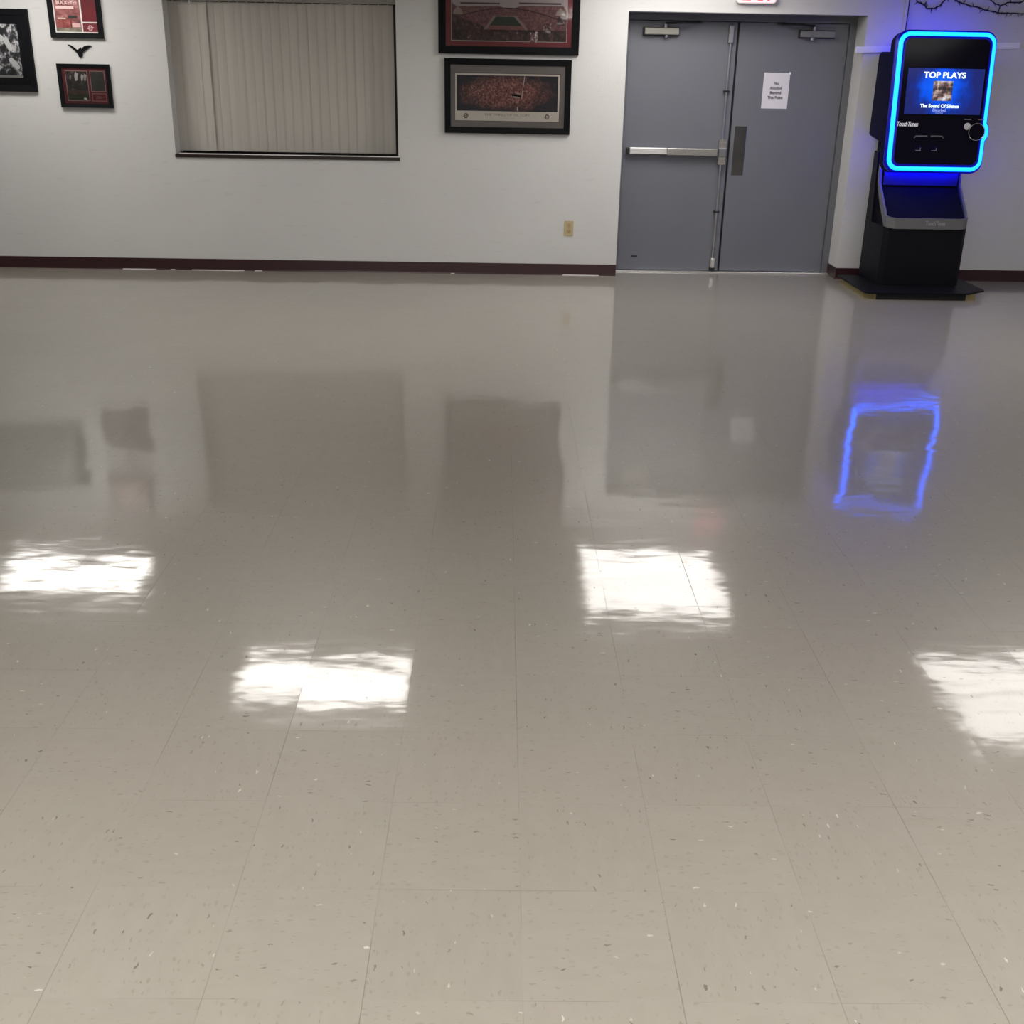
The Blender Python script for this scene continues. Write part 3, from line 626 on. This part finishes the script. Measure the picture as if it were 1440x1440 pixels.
# cabinet behind the head
bm = bmesh.new(); prism(bm, [(9.14, 1.13), (9.487, 1.175), (9.495, 1.20), (9.495, 1.775), (9.47, 1.803), (9.20, 1.80)], JX-.383, JX+.383, 'x', bev=.012); obj('cabinet', bm, black, jb, smooth=True)
# screen
SX0, SX1, SZ0, SZ1 = 3.178-JX, 3.768-JX, .392, .722
sm = mat('screen_glow', (0, 0, 0), .1, emit=(0, .1, 1), es=1.); g = NT(sm); tc = g.n('TexCoord').outputs['Generated']
sx = g.n('SeparateXYZ'); g.put(sx.inputs[0], tc)
dd = g.n('VectorMath', operation='LENGTH'); g.put(dd.inputs[0], g.vm('MULTIPLY', g.vm('SUBTRACT', tc, (.47, 0, .60)), (2.3, 0, 1.25)))
nz = g.noise(g.vm('MULTIPLY', tc, (3, 0, 1.2)), 2.2, 4)
f = g.math('ADD', dd.outputs['Value'], g.math('MULTIPLY', g.math('SUBTRACT', nz, .5), .9))
c = g.ramp(f, [(.15, (.004, .14, 1.)), (.50, (.003, .09, .85)), (.72, (.008, .035, .33)), (1., (.014, .022, .17))])
g.put(g.b.inputs['Emission Color'], c)
sc = box_obj('screen', (SX0, SX1, -.0085, -.0065, SZ0, SZ1), sm, jb, xf=HX)
wl = mat('screen_white', (.5, .5, .5), .3, emit=(.80, 1., 1.), es=1.1)
text('title_text', 'TOP PLAYS', SX0+.285, -.0092, .655, .058, wl, sc, bold=.002, width=.325, xf=HX)
text('song_text', 'The Sound Of Silence', SX0+.270, -.0092, .440, .036, wl, sc, bold=.0012, width=.30, xf=HX)
text('artist_text', 'Disturbed', SX0+.270, -.0092, .413, .030, mat('screen_pale_blue', (.3, .3, .4), .3, emit=(.42, .55, 1.), es=.9), sc, width=.10, xf=HX)
text('small_text', 'Listen Now', SX0+.272, -.0092, .398, .012, mat('screen_dim_blue', (.3, .3, .4), .3, emit=(.3, .4, .9), es=.7), sc, width=.06, xf=HX)
am = mat('album_art', (0, 0, 0), .3, emit=(1, 1, 1), es=.8); g = NT(am); tc = g.n('TexCoord').outputs['Generated']
nz = g.noise(g.vm('MULTIPLY', tc, (1, 0, 1)), 2.6, 5, .6); c = g.ramp(nz, [(.38, (.01, .01, .02)), (.47, (.10, .05, .05)), (.56, (.55, .38, .33)), (.66, (.85, .9, .95))])
g.put(g.b.inputs['Emission Color'], c)
box_obj('album_art', (SX0+.205, SX0+.355, -.0095, -.0086, .490, .632), am, sc, xf=HX)
# controls
chrome2 = mat('polished_chrome', (.75, .75, .80), .15, 1.)
bm = bmesh.new(); prism(bm, circ(KX, KZ, .064, 40), -.030, -.0065, 'y', bev=.004); kb = obj('knob', bm, glassb, jb, smooth=True, xf=HX)
bm = bmesh.new(); tube(bm, [(u, -.028, v) for u, v in circ(KX, KZ, .062, 48)], .0030, 8, closed=True); obj('knob_rim', bm, chrome2, kb, smooth=True, xf=HX)
bm = bmesh.new(); prism(bm, circ(KX-.070, KZ+.040, .026, 24), -.014, -.0065, 'y', bev=.003); obj('glint_disc', bm, mat('glint_white', (.62, .62, .66), .35), jb, xf=HX)  # pale disc standing in for a light reflection
for a, b in ((-.10, -.045), (.01, .055)):
    bm = bmesh.new(); bx(bm, KX+a, KX+b, -.010, -.0065, KZ+.088, KZ+.094); obj('chrome_mark', bm, chrome2, jb, xf=HX)
text('lettering', 'TouchTunes', 3.213-JX, -.0072, .302, .047, mat('white_logo', (.8, .8, .84), .4, emit=(.8, .8, 1.), es=.25), fp_, bold=.0012, width=.165, shear=.25, xf=HX)
for k, c0 in enumerate((3.327-JX, 3.453-JX)):
    s = 1 if k == 0 else -1
    pts = [(c0-.056*s, .218), (c0-.040*s, .236), (c0+.050*s, .236), (c0+.050*s, .226), (c0-.036*s, .226), (c0-.048*s, .214)]
    bm = bmesh.new(); prism(bm, pts if s > 0 else pts[::-1], -.016, -.0065, 'y'); obj('bill_slot', bm, mat('slot_chrome', (.30, .30, .36), .25, 1.), jb, xf=HX)
    cc = 3.317-JX+.124*k
    bm = bmesh.new(); prism(bm, rrect(cc-.030, cc+.030, .118, .166, .010, 4), -.014, -.0065, 'y', bev=.003); cr_ = obj('card_reader', bm, black, jb, xf=HX)
    bm = bmesh.new(); bx(bm, cc-.020, cc+.018, -.0155, -.0138, .122, .127); bx(bm, cc+.014, cc+.019, -.0155, -.0138, .127, .145); obj('reader_edge', bm, mat('reader_chrome', (.42, .42, .5), .3, 1.), cr_, xf=HX)

# ------------------------------------------------------------------ recessed fluorescent ceiling lights
lampN = mat('diffuser_near', (.8, .8, .8), .6, emit=LAMP_COL, es=LAMP_NEAR); lampR = mat('diffuser_right', (.8, .8, .8), .6, emit=LAMP_COL, es=LAMP_FAR*.58); lampM = mat('diffuser_mid', (.8, .8, .8), .6, emit=LAMP_COL, es=LAMP_FAR*.72); lampF = mat('diffuser_far', (.8, .8, .8), .6, emit=LAMP_COL, es=LAMP_FAR)
def troffer(x, y, label, mt):
    t = thing('ceiling_light', label, 'ceiling light', (x, y, CEIL), 'recessed fluorescent ceiling lights')
    a, b = .61, .305; bm = bmesh.new()
    for q in ((x-a, x+a, y-b, y-b+.02, CEIL-.008, CEIL), (x-a, x+a, y+b-.02, y+b, CEIL-.008, CEIL), (x-a, x-a+.02, y-b+.02, y+b-.02, CEIL-.008, CEIL), (x+a-.02, x+a, y-b+.02, y+b-.02, CEIL-.008, CEIL)): bx(bm, *q)
    obj('frame', bm, M['white'], t)
    box_obj('diffuser', (x-a+.02, x+a-.02, y-b+.02, y+b-.02, CEIL-.005, CEIL-.001), mt, t)
for x, y, lb, mt in ((-3.51, 8.64, 'ceiling light mirrored in the floor at the left edge', lampF), (1.40, 8.84, 'ceiling light mirrored before the double door, the one nearer the wall', lampM), (1.40, 8.22, 'ceiling light mirrored before the double door, the one nearer the viewer', lampM),
                     (-1.15, 6.88, 'ceiling light mirrored in the floor left of centre', lampF), (3.84, 7.06, 'ceiling light mirrored at the right edge, the one nearer the wall', lampR), (3.84, 6.44, 'ceiling light mirrored at the right edge, the one nearer the viewer', lampR),
                     (-1.75, .9, 'ceiling light over the near floor, to the left of the viewer', lampN), (1.75, .9, 'ceiling light over the near floor, just right of the viewer', lampN),
                     (-1.75, -1.2, 'ceiling light just behind the viewer, left', lampN), (1.75, -1.2, 'ceiling light just behind the viewer, right', lampN)):
    troffer(x, y, lb, mt)
for k in list(bpy.data.objects):
    if '_at' in k: del k['_at']
